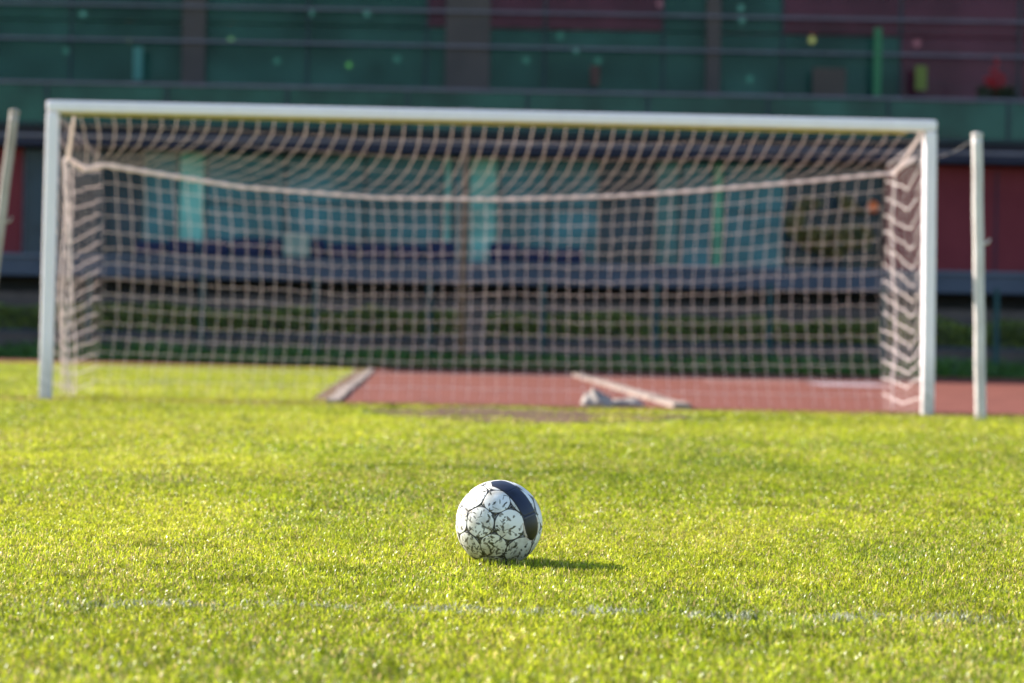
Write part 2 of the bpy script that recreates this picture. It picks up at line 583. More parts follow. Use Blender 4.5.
# ------------------------------------------------------------------ grass (one uncountable object)
def blade_points(n, d0, d1, margin, xlim=None):
    """random points in the ground strip seen between distances d0 and d1"""
    u = rng.random(n)
    # density even over the trapezium
    w0 = 0.197 * 2 * d0 + 2 * margin
    w1 = 0.197 * 2 * d1 + 2 * margin
    k = (w1 - w0) / (d1 - d0)
    if abs(k) < 1e-6:
        y = d0 + u * (d1 - d0)
    else:
        A = k / 2; Bq = w0; Cq = -u * (w0 + w1) / 2 * (d1 - d0)
        y = d0 + (-Bq + np.sqrt(Bq * Bq - 4 * A * Cq)) / (2 * A)
    x = (rng.random(n) * 2 - 1) * (0.197 * y + margin)
    return x, y


def area(d0, d1, margin):
    return (0.197 * 2 * d0 + 2 * margin + 0.197 * 2 * d1 + 2 * margin) / 2 * (d1 - d0)


XS, YS, WS, HS = [], [], [], []
for (d0, d1, mg, dens, wd, hs) in ((3.2, 4.4, 0.35, 15000, 0.0034, 0.62), (4.4, 8.2, 0.45, 19000, 0.0030, 0.62), (8.2, 12.5, 0.6, 9000, 0.0042, 0.75),
                                  (12.5, 17.5, 0.8, 3600, 0.006, 1.05), (17.5, 23.2, 1.0, 2400, 0.0075, 1.05)):
    n = int(area(d0, d1, mg) * dens)
    x, y = blade_points(n, d0, d1, mg)
    XS.append(x); YS.append(y); WS.append(np.full(n, wd)); HS.append(np.full(n, hs))
# coarser lawn further out to both sides
for (d0, d1, mg, dens, wd) in ((2.0, 8.2, 0.35, 4200, 0.0058), (8.2, 17.5, 0.6, 2000, 0.008), (17.5, 23.2, 1.0, 1100, 0.0105)):
    n = int(2 * 2.8 * (d1 - d0) * dens)
    y = rng.uniform(d0, d1, n)
    x = (0.197 * y + mg + 2.8 * rng.random(n) ** 1.3) * np.where(rng.random(n) < 0.5, 1, -1)
    XS.append(x); YS.append(y); WS.append(np.full(n, wd)); HS.append(np.full(n, 0.9))
# lawn left of the kerb, behind the goal
n = 130000
y = 22.6 + (47.4 - 22.6) * rng.random(n) ** 1.15
x = -1.78 - (y - 22.5) * 0.0445 - rng.random(n) * (0.165 * y + 2.0)
XS.append(x); YS.append(y); WS.append(np.full(n, 0.010)); HS.append(np.full(n, 1.1))
X = np.concatenate(XS); Y = np.concatenate(YS); W = np.concatenate(WS); H = np.concatenate(HS)
# thin out: soil in the goal mouth, red surface, patchy turf, beneath the ball
soil_d = np.sqrt(((X - cx) / 1.15) ** 2 + ((Y - cy) / 2.0) ** 2) + (vnoise(X * 3, Y * 3, 3) - 0.5) * 1.1
keep = (soil_d > 0.95) | (rng.random(len(X)) < 0.03)
keep &= ~((X > -1.62 - (Y - 22.5) * 0.04) & (Y > 22.45 + (vnoise(X * 2.5, Y * 2, 9) - 0.5) * 0.5))
rb = np.hypot(X - BALL_XY[0], Y - BALL_XY[1])
keep &= rb > 0.055
patch = 0.6 * vnoise(X * 1.9, Y * 1.1, 1) + 0.4 * vnoise(X * 7, Y * 4, 2)
keep &= rng.random(len(X)) < np.clip(0.55 + 1.2 * (patch - 0.25), 0.35, 1)
goal_thin = np.clip(1 - np.abs(Y - 22.0) / 1.1, 0, 1) * vnoise(X * 1.4, Y * 1.6, 12) * 0.8  # fewer blades and more straw along the goal line
keep &= rng.random(len(X)) > goal_thin
X, Y, W, H, rb = X[keep], Y[keep], W[keep], H[keep], rb[keep]
n = len(X)
patch = 0.6 * vnoise(X * 1.9, Y * 1.1, 1) + 0.4 * vnoise(X * 7, Y * 4, 2)
goal_line = (np.abs(Y - 22.0 - 0.04 * X) < 0.55) & (rng.random(n) < 0.75)
clump = vnoise(X * 11, Y * 9, 4)
fine = vnoise(X * 32, Y * 28, 5)
big = vnoise(X * 0.55 + 3, Y * 0.28 + 1, 6)
hh = (0.006 + 0.009 * rng.random(n) + 0.014 * clump * fine + 0.004 * patch) * H
# darker, taller tufts: a few streaks and clumps
tuft = (vnoise(X * 5 + 9, Y * 3.2 + 2, 7) > 0.86) & (fine > 0.35)
streak = (np.abs(Y - 11.25 + 0.22 * np.sin(X * 7 + 1) + 0.1 * np.sin(X * 17)) < 0.15) & (X > -0.78) & (X < 0.36) & (vnoise(X * 6, Y * 4, 13) > 0.42) & (rng.random(len(X)) < 0.5)
streak |= (np.abs(Y - 5.33) < 0.05) & (X > 0.42) & (X < 0.52)
hh = hh * np.where(tuft, 1.25, 1.0) * np.where(streak, 1.45, 1.0)
# blades under the overhang of the ball end below its surface
room = bc.z - np.sqrt(np.clip(0.110 ** 2 - np.minimum(rb, 0.1099) ** 2, 0, None)) + 0.008
hh = np.where(rb < 0.11, np.minimum(hh, np.maximum(room, 0.004)), hh)
th = rng.random(n) * 2 * np.pi
lean = np.clip(rng.normal(0.98, 0.36, n), 0.02, 1.5)
lean = np.where(rb < 0.13, np.minimum(lean, 0.25), lean)
dirx, diry = np.cos(th), np.sin(th)
ph2 = th + np.pi / 2 + rng.normal(0, 0.5, n)
px_, py_ = np.cos(ph2), np.sin(ph2)
W = W * rng.uniform(0.7, 1.25, n)
base = np.stack([X, Y, np.full(n, -0.010)], 1)
side = np.stack([px_, py_, np.zeros(n)], 1) * (W / 2)[:, None]
L = hh + 0.008
m1 = base + np.stack([dirx * np.sin(lean * .5) * L * .55, diry * np.sin(lean * .5) * L * .55, np.cos(lean * .5) * L * .55], 1)
tip = m1 + np.stack([dirx * np.sin(lean * 1.25) * L * .5, diry * np.sin(lean * 1.25) * L * .5, np.maximum(np.cos(lean * 1.25), -0.2) * L * .5], 1)
tw = np.stack([px_, py_, rng.normal(0, 0.35, n)], 1) * (W * 0.42)[:, None]
V = np.stack([base - side, base + side, m1 + tw, m1 - tw, tip], 1).reshape(-1, 3)
g_dark = np.array([0.10, 0.165, 0.008]); g_mid = np.array([0.36, 0.43, 0.020]); g_yel = np.array([0.62, 0.61, 0.045]); straw = np.array([0.72, 0.55, 0.22])
yel = np.clip(0.02 + 0.62 * patch + 0.42 * big + 0.22 * (vnoise(X * 3.1 + 8, Y * 1.3, 16) - 0.5) + rng.normal(0, 0.20, n), 0, 1)[:, None]
colr = np.where(yel < 0.4, g_dark + (g_mid - g_dark) * (yel / 0.4), g_mid + (g_yel - g_mid) * ((yel - 0.4) / 0.6))
dead = rng.random(n) < (0.07 + 0.17 * vnoise(X * 2.3 + 5, Y * 1.7, 8) + np.clip(goal_thin[keep] * 0.6, 0, 0.6))
colr[dead] = straw * rng.uniform(0.5, 1.15, (dead.sum(), 1))
colr[tuft] = colr[tuft] * 0.6 + 0.12 * g_mid
colr *= (0.90 + 0.20 * vnoise(X * 1.1 + 4, Y * 0.6 + 7, 17))[:, None]
colr[streak] = (0.5 * g_dark + 0.25 * g_mid) * rng.uniform(0.6, 1.2, (streak.sum(), 1))
# remnants of the chalk line
ly = 5.37 + 0.012 * np.sin(X * 9) + 0.0 * X
cp = np.interp(X, [-1.1, -0.87, -0.83, -0.66, -0.58, -0.45, -0.23, 0.04, 0.10, 0.16, 0.35, 0.43, 0.51, 0.74, 0.80, 0.90, 1.1], [0.10, 0.2, 0.5, 0.5, 0.2, 0.32, 0.55, 0.55, 0.22, 0.55, 0.5, 0.3, 0.55, 0.55, 0.22, 0.5, 0.1])
chalk = (np.abs(Y - ly) < 0.045 + 0.04 * vnoise(X * 14, Y * 5, 14)) & (vnoise(X * 9 + 2, Y * 9, 10) * 0.5 + vnoise(X * 23, Y * 21, 11) * 0.5 > 0.34) & (rng.random(n) < cp * 0.95)
colr[chalk] = np.array([0.50, 0.50, 0.39]) * rng.uniform(0.6, 1.2, (chalk.sum(), 1))
colr[goal_line] = colr[goal_line] * np.array([0.62, 0.52, 0.7]) + np.array([0.03, 0.012, 0.004])  # blades darker and browner along the goal line
colr = colr * rng.uniform(0.40, 1.26, (n, 1)) * (0.68 + 0.6 * vnoise(X * 45, Y * 26, 15))[:, None]
colV = np.repeat(colr, 5, axis=0)
me = bpy.data.meshes.new('grass')
me.vertices.add(n * 5)
me.vertices.foreach_set('co', V.astype(np.float32).ravel())
ar = np.arange(n)[:, None] * 5
loops = np.concatenate([ar + 0, ar + 1, ar + 2, ar + 3, ar + 3, ar + 2, ar + 4], 1).ravel()
me.loops.add(n * 7)
me.loops.foreach_set('vertex_index', loops.astype(np.int32))
ls = np.stack([np.arange(n) * 7, np.arange(n) * 7 + 4], 1).ravel()
me.polygons.add(n * 2)
me.polygons.foreach_set('loop_start', ls.astype(np.int32))
me.update(calc_edges=True)
me.polygons.foreach_set('use_smooth', np.ones(n * 2, bool))
ca = me.color_attributes.new('col', 'FLOAT_COLOR', 'POINT')
ca.data.foreach_set('color', np.concatenate([colV, np.ones((n * 5, 1))], 1).astype(np.float32).ravel())
me.materials.append(M['blade'])
tag(mesh_obj('grass', me, None), 'short sunlit yellow green grass of the pitch with traces of a chalk line', 'grass', kind='stuff')
print('blades', n)


# ------------------------------------------------------------------ goal
GC = Vector(((490 - 512) / F_PX * 22.0, 22.02, -0.016))
GYAW = R(2.1)
goal = empty('football_goal', GC, GYAW, label='white full size football goal with a slack cream net', cat='football goal')
HW, HT, TH = 3.66, 2.42, 0.104


def post_mesh(x0, x1, lean):
    bm = BM()
    bx(bm, x0, x1, -0.06, 0.06, -0.05, HT + 0.0, bev=0.022, seg=3)
    for vtx in bm.verts:
        vtx.co.x += lean * (vtx.co.z - HT) / HT
    return bm


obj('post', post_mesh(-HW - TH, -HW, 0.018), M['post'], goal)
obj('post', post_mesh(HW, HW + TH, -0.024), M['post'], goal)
bm = BM()
bx(bm, -HW - TH, HW + TH, -0.061, 0.061, HT + 0.002, HT + 0.097, bev=0.022, seg=3)
obj('crossbar', bm, M['post'], goal)

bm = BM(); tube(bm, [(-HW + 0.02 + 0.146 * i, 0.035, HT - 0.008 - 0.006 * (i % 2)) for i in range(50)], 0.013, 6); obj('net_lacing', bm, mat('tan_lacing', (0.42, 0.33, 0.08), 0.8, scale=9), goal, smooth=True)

ginv = (Matrix.Translation(GC) @ Matrix.Rotation(GYAW, 4, 'Z')).inverted()
RD = 24.0                                                       # distance of the net's rear edge


def gl(x, y, d=RD):
    return ginv @ at(x, y, d)


rope_px = [(66, 157), (84, 169), (105, 165), (140, 171), (240, 187), (380, 198), (500, 199.5), (620, 196), (700, 190.5), (800, 182), (893, 173), (916, 157)]
rope_pts = [gl(*p) for p in rope_px]
rx = [p.x for p in rope_pts]
rz = [p.z for p in rope_pts]
ry = [p.y for p in rope_pts]


def rope_at(x):
    return Vector((x, float(np.interp(x, rx, ry)), float(np.interp(x, rx, rz))))


CELL = 0.138
STR = 0.0095


def wire(bm, thick=STR):
    bmesh.ops.wireframe(bm, faces=bm.faces[:], thickness=thick, offset=0.0, use_replace=True, use_boundary=True, use_even_offset=True)
    return bm


def grid(bm, fn, nu, nv):
    g = [[bm.verts.new(fn(i / nu, j / nv)) for j in range(nv + 1)] for i in range(nu + 1)]
    for i in range(nu):
        for j in range(nv):
            bm.faces.new((g[i][j], g[i + 1][j], g[i + 1][j + 1], g[i][j + 1]))
    return g


XL, XR = gl(100, 200).x, gl(886, 200).x
shift_tab = [(-3.66, 0.10), (-3.2, 0.40), (-2.4, 0.92), (-1.6, 0.82), (-0.6, 0.42), (0.5, 0.28), (2.5, 0.20), (3.66, 0.12)]
wob_r = np.random.default_rng(21)
WB = wob_r.normal(0, 1, (80, 40, 3))


def jit(i, j, a):
    return Vector(WB[int(i) % 80, int(j) % 40]) * a


def f_top(u, v):
    x0 = -3.64 + 7.28 * u
    r = rope_at(max(x0 - lerp_tab(x0, shift_tab), rx[0]))
    p0 = Vector((x0, 0.055, HT + 0.012))
    p = p0.lerp(r, v)
    p.x = x0 + (r.x - x0) * v ** 1.75
    p.z -= 0.10 * 4 * v * (1 - v) * (0.4 + 0.6 * abs(math.sin(3 * u)))
    if 0 < v < 1: p += jit(u * 53, v * 14, 0.006)
    return p


def f_back(u, v):
    x = XL + (XR - XL) * u
    r = rope_at(x)
    wave = 0.035 * math.sin(x * 2.3 + 0.8) + 0.02 * math.sin(x * 5.1)
    z = r.z * (1 - v) + 0.0 * v
    # rows hang nearly level lower down, and belly a little
    z += 0.05 * math.sin(math.pi * v) * wave * 8 * (1 - v) - 0.05 * math.sin(math.pi * v) * abs(u - 0.5) * 2
    sway = 0.05 * math.sin(math.pi * v) * math.sin(u * 4 + 1) + (0.06 * v * v * (0.5 - u) * -2)
    p = Vector((x + sway, r.y + 0.16 * math.sin(math.pi * v * 0.9) + 0.05 * v, z))
    if 0 < v < 1: p += jit(u * 55 + 3, v * 15 + 7, 0.0045)
    return p


def side_fn(sgn, xe):
    rr = rope_at(xe)

    def f(u, v):                                                # u from post to rear edge, v down
        zf, zb = HT - 0.02, rr.z + 0.08
        x0 = sgn * (HW + 0.03)
        bow = 0.10 * math.sin(math.pi * v) * math.sin(math.pi * u)
        x = x0 + (xe - x0) * u + sgn * bow
        z = (zf + (zb - zf) * u) * (1 - v) + 0.0
        vv = (0.25 + 0.75 * math.sin(math.pi * min(1, v * 1.0 + 0.12)))
        z -= 0.27 * (1 - abs(2 * u - 1) ** 1.05) * vv * (0 if v == 0 else 1)
        z = max(z, 0.0)
        y = 0.06 + (rr.y - 0.06) * u + 0.10 * math.sin(math.pi * v) * u
        p = Vector((x, y, z))
        if 0 < v < 1: p += jit(u * 15 + 30, v * 17 + 2, 0.007)
        return p
    return f


bm = BM(); grid(bm, f_top, 53, 6); obj('roof_net', wire(bm, 0.0070), M['net'], goal)
bm = BM(); grid(bm, f_back, 55, 15); obj('back_net', wire(bm, 0.0042), M['net'], goal)
bm = BM(); grid(bm, side_fn(-1, XL), 14, 17); obj('side_net', wire(bm), M['net'], goal)
bm = BM(); grid(bm, side_fn(1, XR), 12, 15); obj('side_net', wire(bm, 0.0115), M['net'], goal)
# the gathered rear edge of the net
bm = BM()
pts, rad = [], []
for i in range(161):
    x = rx[0] + (rx[-1] - rx[0]) * i / 160
    pts.append(rope_at(x))
    rad.append(0.012 + 0.008 * (i % 3 == 0) + 0.010 * max(0, 1 - i / 40.0))
tube(bm, pts, rad, 7)
obj('rear_rope', bm, M['net'], goal, smooth=True)


def hanging_bundle(top, bottom, r0, n=60, seed=1):
    q = random.Random(seed)
    pts, rad = [], []
    for i in range(n + 1):
        t = i / n
        p = Vector(top).lerp(Vector(bottom), t)
        p.x += 0.016 * math.sin(9 * t + seed) + q.uniform(-0.006, 0.006)
        pts.append(p)
        rad.append(r0 * (0.75 + 0.5 * (i % 3 == 0)) + q.uniform(0, 0.004))
    bm = BM()
    tube(bm, pts, rad, 7)
    return bm


lt = rope_pts[0]
hk = gl(68, 158, 23.1)
foot = gl(70, 402, 23.1); foot.z = 0.0
for k, (dx, rr_) in enumerate(((0.0, 0.010), (-0.05, 0.007), (-0.095, 0.006), (0.03, 0.006))):
    obj('gathered_net_edge', hanging_bundle(hk + Vector((dx * 0.4, 0.02 * k, 0)), foot + Vector((dx, 0.02 * k, 0)), rr_, seed=k + 4), M['net'], goal, smooth=True)
rt_ = rope_at(gl(893, 175).x)
obj('gathered_net_edge', hanging_bundle(rt_, Vector((rt_.x + 0.06, rt_.y + 0.05, 0.0)), 0.007, seed=2), M['net'], goal, smooth=True)
# corner cords: crossbar corner -> hook -> rear rope
bm = BM(); tube(bm, [gl(74, 117, 22.15), hk, gl(84, 169, 23.9)], [0.012, 0.018, 0.024], 6); obj('corner_cord', bm, M['net'], goal)
bm = BM(); tube(bm, [gl(922, 131, 22.35), gl(908, 155, 23.2), gl(894, 174, 23.95)], [0.010, 0.014, 0.020], 6); obj('corner_cord', bm, M['net'], goal)


# ------------------------------------------------------------------ net poles either side
def pole(name, base, top, r, label, m):
    base, top = Vector(base), Vector(top)
    root = empty(name, base, label=label, cat='pole', group='net poles beside the goal')
    ax = top - base
    n = 26
    pts = [ax * (i / n) + Vector((0.0015 * math.sin(i * 0.9), 0, 0)) for i in range(n + 1)]
    bm = BM(); tube(bm, pts, [r * (1.08 - 0.12 * i / n) for i in range(n + 1)], 14); obj('shaft', bm, m, root, smooth=True)
    bm = BM(); tube(bm, [ax * 0.995, ax * 1.0 + Vector((0, 0, 0.012)), ax * 1.0 + Vector((0, 0, 0.02))], [r * 1.12, r * 1.05, r * 0.5], 14); obj('cap', bm, m, root, smooth=True)
    p = ax * 0.62
    bm = BM(); tube(bm, [p, p + Vector((r + 0.035, 0, 0.01)), p + Vector((r + 0.05, 0, 0.045))], [0.013, 0.011, 0.009], 8); obj('hook', bm, m, root, smooth=True)
    return root


PD = 20.9
b_ = at(980.5, 418, PD); t2 = at(977, 135, PD)
pole('net_pole', (b_.x, PD, -0.02), t2, 0.043, 'upright weathered white pole right of the goal', M['pole'])
b_ = at(-22, 404, PD); t1 = at(14.5, 112, PD)
pole('net_pole', (b_.x, PD, -0.02), t1, 0.039, 'leaning weathered grey brown pole left of the goal', mat('weathered_grey_pole', (0.30, 0.24, 0.20), 0.7, col2=(0.48, 0.41, 0.37), scale=7, stretch=(1, 1, 0.5)))
# guy cord from the net's corner to the right pole
bm = BM()
q0 = (Matrix.Translation(GC) @ Matrix.Rotation(GYAW, 4, 'Z')) @ rope_pts[-1]
q1 = at(972, 140, PD)
tube(bm, [q0.lerp(q1, t) + Vector((0, 0, -0.06 * 4 * t * (1 - t))) for t in [i / 12 for i in range(13)]], 0.0028, 6)
tag(obj('guy_cord', bm, mat('grey_cord', (0.22, 0.20, 0.20), 0.8)), 'thin slack cord tied from the net corner to the pole on the right', 'cord')

# ------------------------------------------------------------------ stadium building
BD = 58.0
S = F_PX / BD


def lx(px, py=200, d=BD):
    return at(px, py, d).x


Z_SLAB0, Z_SLAB1, Z_GL1, Z_BAL0, Z_BAL1 = 1.80, 2.28, 4.66, 5.17, 6.02
bld = empty('stadium_building', (0, BD, 0), label='long stadium building with teal windows, green upper glass and maroon end walls', cat='building')
O = (0, BD, 0)
XB0, XB1 = -24.0, 24.0


def part(name, x0, x1, y0, y1, z0, z1, m, parent=None, bev=0.0):
    return box(name, x0, x1, y0, y1, z0, z1, m, parent or bld, O, bev)


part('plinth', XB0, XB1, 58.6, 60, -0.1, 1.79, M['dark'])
part('terrace_slab', XB0, XB1, 57.0, 60.9, Z_SLAB0, 2.20, M['slab'])
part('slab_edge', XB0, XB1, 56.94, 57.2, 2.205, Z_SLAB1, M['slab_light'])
part('soffit', XB0, XB1, 57.3, 61.4, Z_GL1 + 0.02, Z_BAL0 - 0.08, M['navy'])  # solid navy block painted as the shadow void beneath the balcony
part('soffit_trim', XB0, XB1, 57.25, 57.295, 4.86, 4.93, M['bar'])
part('balcony_floor', XB0, XB1, 57.1, 61.4, Z_BAL0 - 0.078, Z_BAL0, M['frame'])
part('interior_back_wall', XB0, XB1, 69.0, 69.3, -0.1, 15.38, M['interior'])
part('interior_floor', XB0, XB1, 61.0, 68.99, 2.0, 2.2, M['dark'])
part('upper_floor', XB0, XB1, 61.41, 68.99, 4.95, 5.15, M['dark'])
part('ceiling', XB0, XB1, 61.2, 68.99, 9.3, 9.5, M['interior'])
part('roof', XB0 - 0.3, XB1 + 0.3, 57.2, 70, 15.4, 16.2, M['slab'])
part('parapet', XB0, XB1, 60.7, 61.15, 9.2, 15.39, M['wall_grey'])
part('end_wall', XB0, XB0 + 0.3, 61.2, 68.98, 0, 15.38, M['wall_grey'])
part('end_wall', XB1 - 0.3, XB1, 61.2, 68.98, 0, 15.38, M['wall_grey'])
# balcony columns (green posts), balustrade panes, handrail
colx = [lx(172 + 118.5 * k, 100) for k in range(-6, 13)]
for a, b in zip(colx[:-1], colx[1:]):
    w_ = part('balustrade_pane', a + 0.04, b - 0.04, 57.14, 57.16, Z_BAL0 + 0.02, Z_BAL1 - 0.03, M['balustrade'])
for a in colx:
    part('balustrade_post', a - 0.035, a + 0.035, 57.11, 57.19, Z_BAL0 + 0.002, Z_BAL1, M['frame'])
part('handrail', XB0, XB1, 57.10, 57.2, Z_BAL1 + 0.002, Z_BAL1 + 0.06, M['bar'], bev=0.015)
# upper glazing behind the balcony, with transoms
GU = 61.0
colu = [lx(172 + 118.5 * k, 60, GU) + 0.4 for k in range(-6, 14)]
for i, (a, b) in enumerate(zip(colu[:-1], colu[1:])):
    xm = (a + b) / 2
    wnd = part('upper_window', a + 0.03, b - 0.03, GU, GU + 0.03, Z_BAL0 + 0.01, 7.86, M['green_glass'] if xm < 8.2 else M['maroon_reflection_glass'])
    part('window_frame', b - 0.028, b + 0.028, GU - 0.03, GU + 0.06, Z_BAL0 + 0.01, 9.19, M['frame'], wnd)
    wnd = part('top_window', a + 0.03, b - 0.03, GU, GU + 0.03, 7.9, 9.18, M['maroon_reflection_glass'] if xm > -3.0 and i % 5 else M['green_glass'])
for z in (7.40, 8.21):
    part('transom', XB0, XB1, GU - 0.28, GU - 0.2, z, z + 0.05, M['bar'])
    for a in colu[::2]:
        part('transom_bracket', a - 0.02, a + 0.02, GU - 0.2, GU - 0.031, z + 0.01, z + 0.05, M['frame'])
# pilasters in front of the upper glazing
for (x0, x1) in ((183, 206), (446, 490), (706, 720)):
    part('pilaster', lx(x0, 40, GU), lx(x1, 40, GU), GU - 0.19, GU - 0.035, Z_BAL0 + 0.005, 9.19, M['brown'])
# slanting maroon panel added behind the right hand glass to imitate a reflection
bm = BM()
d = 66.0
pp = [at(690, 26, d), at(1100, 112, d), at(1100, 5, d), at(690, 8, d)]
f1 = [bm.verts.new((p.x, d - BD, p.z)) for p in pp]
f2 = [bm.verts.new((p.x, d + 0.3 - BD, p.z)) for p in pp]
bm.faces.new(f1); bm.faces.new(f2[::-1])
for k in range(4):
    bm.faces.new((f1[k], f2[k], f2[(k + 1) % 4], f1[(k + 1) % 4]))
obj('reflection_panel', bm, mat('maroon_reflection', (0.30, 0.05, 0.08), 0.6, scale=0.8), bld)
# lower glazing
GLY = 58.4
edges = [105, 142, 178, 205, 285, 365, 443, 452, 468, 498, 548, 600, 655, 680, 712, 724, 785, 838, 883]
kinds = ['teal_dark', 'teal', 'teal_pale', 'teal', 'teal', 'teal', 'teal_pale', 'teal', 'teal_pale', 'teal', 'teal', 'teal_dark', 'teal_pale2', 'teal', 'teal_green', 'teal', 'teal_dark', 'teal_dark']
M['teal_pale2'] = glass_mat('soft_teal_glass', (0.2, 0.5, 0.5), 0.15, body=(0.05, 0.18, 0.19))
for a, b, kd in zip(edges[:-1], edges[1:], kinds):
    x0, x1 = lx(a, 205, GLY), lx(b, 205, GLY)
    wn = part('window', x0 + 0.03, x1 - 0.03, GLY, GLY + 0.03, 2.22, Z_GL1, M[kd])
    part('window_frame', x1 - 0.027, x1 + 0.027, GLY - 0.03, GLY + 0.06, 2.21, Z_GL1, M['frame'], wn)
    if x1 - x0 > 0.9:
        part('window_rail', x0 + 0.03, x1 - 0.03, GLY - 0.02, GLY - 0.003, 3.52, 3.57, M['frame'], wn)
# maroon end walls, with the narrow window on the left
xr = lx(883, 205, GLY)
part('maroon_wall', xr + 0.03, XB1, 57.9, 58.5, 2.21, Z_GL1 - 0.02, M['maroon'])
for k in range(1, 6):
    xx = xr + 2.45 * k
    part('cladding_joint', xx - 0.02, xx + 0.02, 57.885, 57.899, 2.3, Z_GL1 - 0.1, M['navy'])
part('maroon_wall', XB0, lx(22, 205, 58), 57.9, 58.5, 2.21, Z_GL1 - 0.02, M['maroon'])
wn = part('window', lx(24, 205, 58), lx(56, 205, 58), 58.1, 58.13, 2.22, Z_GL1 - 0.02, M['teal_dark'])
part('window_frame', lx(22.2, 205, 58), lx(23.8, 205, 58), 58.05, 58.17, 2.22, Z_GL1 - 0.02, M['bar'], wn)
part('maroon_wall', lx(57, 205, 58), lx(104, 205, 58), 58.2, 58.5, 2.21, Z_GL1 - 0.02, M['teal_dark'])


# ------------------------------------------------------------------ lamps behind the upper glass
def lamp(px, py, d, m, label, group='pendant lamps behind the upper glass', r=0.075):
    p = at(px, py, d)
    root = empty('pendant_lamp', (p.x, p.y, p.z), label=label, cat='pendant lamp', group=group)
    bm = BM(); bmesh.ops.create_uvsphere(bm, u_segments=14, v_segments=10, radius=r); obj('globe', bm, m, root, smooth=True)
    bm = BM(); tube(bm, [(0, 0, r * 0.9), (0, 0, 9.3 - p.z)], 0.008, 6); obj('cord', bm, M['cable'], root)
    bm = BM(); tube(bm, [(0, 0, r * 0.95), (0, 0, r * 1.5)], [r * .5, r * .25], 8); obj('holder', bm, M['cable'], root)
    return root


pale = 'small pale pendant lamp glowing behind the dark green upper glass'
for (x, y) in ((83, 14), (311, 13), (367, 13), (576, 50), (741, 8), (742, 20)):
    lamp(x, y, 63.2, M['lamp'], pale, r=0.08)
for (x, y) in ((66, 51), (277, 61), (397, 59), (560, 36), (526, 60), (750, 79), (598, 61)):
    lamp(x, y, 64.0, M['lamp_dim'], 'dim greenish pendant lamp low behind the upper glass', group='dim greenish lamps behind the upper glass', r=0.09)
lamp(812, 40, 61.9, M['lamp_amber'], 'brightest amber pendant lamp behind the upper glass, right of the middle', r=0.085)
lamp(660, 4, 63.2, lamp_mat('cool_lamp', (0.5, 0.95, 0.95), 0.5), 'cool white pendant lamp behind the maroon reflecting glass at the very top', r=0.09)
am = lamp_mat('faint_amber_lamp', (0.9, 0.55, 0.2), 1.0)
lamp(231, 40, 63.0, am, 'faint amber pendant lamp, above the left third of the crossbar', r=0.07)
lamp(129, 40, 63.0, lamp_mat('rusty_lamp', (0.6, 0.25, 0.12), 1.2), 'faint rusty orange pendant lamp near the upper left', r=0.06)
lamp(349, 65, 63.5, lamp_mat('yellow_green_lamp', (0.6, 0.65, 0.1), 0.8), 'faint yellow green pendant lamp just above the crossbar', r=0.07)
lamp(917, 43, 63.0, lamp_mat('white_lamp', (0.55, 0.9, 0.9), 0.45), 'whitish pendant lamp against the maroon reflection panel', r=0.10)


# banners / screens upstairs: narrow upright panels
def banner(x0, y0, x1, y1, d, m, label):
    a, b = at(x0, y1, d), at(x1, y0, d)
    root = empty('standing_banner', ((a.x + b.x) / 2, d, 5.15), label=label, cat='banner')
    hw = abs(b.x - a.x) / 2
    bm = BM(); bx(bm, -hw, hw, -0.02, 0.02, max(a.z - 5.15, 0.03), b.z - 5.15); obj('panel', bm, m, root)
    bm = BM(); bx(bm, -hw * 1.1, hw * 1.1, -0.15, 0.15, 0, 0.03); obj('foot', bm, M['cable'], root)
    bm = BM(); bx(bm, -0.015, 0.015, 0.021, 0.05, 0.031, b.z - 5.2); obj('mast', bm, M['cable'], root)
    return root


banner(873, 28, 882, 96, 60.4, mat('lime_banner', (0.035, 0.16, 0.07), 0.6, scale=2), 'tall narrow lime green banner on the upper balcony at right')
banner(133, 47, 143, 80, 60.4, mat('aqua_banner', (0.06, 0.19, 0.17), 0.6, scale=2), 'short aqua green banner on the upper balcony at left')
banner(812, 68, 846, 96, 60.4, mat('brown_board', (0.065, 0.048, 0.042), 0.6, scale=2), 'broad brown board on the upper balcony at right')
banner(915, 66, 927, 90, 60.4, mat('yellow_board', (0.13, 0.16, 0.03), 0.6, scale=2), 'small yellow board on the balcony before the maroon reflecting upper glass')
banner(590, 66, 600, 86, 60.4, mat('rust_board', (0.075, 0.035, 0.03), 0.6, scale=2), 'small rust board on the upper balcony over the middle of the goal')

# ------------------------------------------------------------------ terrace furniture behind the slab edge
def armchair(px, wd, hgt, label):
    x = lx(px, 240, 57.7)
    root = empty('armchair', (x, 57.75, 2.20), label=label, cat='armchair', group='navy armchairs along the terrace')
    bm = BM(); bx(bm, -wd / 2, wd / 2, -0.02, 0.13, 0.12, hgt, bev=0.065, seg=4); obj('backrest', bm, M['seat'], root)
    bm = BM(); bx(bm, -wd / 2 + 0.08, wd / 2 - 0.08, 0.135, 0.55, 0.12, 0.30, bev=0.04); obj('seat', bm, M['seat'], root)
    for sg in (-1, 1):
        bm = BM(); bx(bm, sg * (wd / 2 - 0.07) - 0.05, sg * (wd / 2 - 0.07) + 0.05, 0.131, 0.55, 0.305, 0.40, bev=0.03); obj('armrest', bm, M['seat'], root)
    for sx in (-1, 1):
        for sy in (0.03, 0.5):
            bm = BM(); tube(bm, [(sx * (wd / 2 - 0.09), sy, 0), (sx * (wd / 2 - 0.09), sy, 0.125)], 0.018, 6); obj('leg', bm, M['cable'], root)
    return root


seen = 'dark navy armchair with rounded back on the terrace in front of the teal windows'
for px in (150, 182, 214, 246, 279, 311, 344, 376, 408, 440, 504, 536, 569):
    armchair(px, 0.66, 0.47 + random.uniform(-0.05, 0.08), seen)
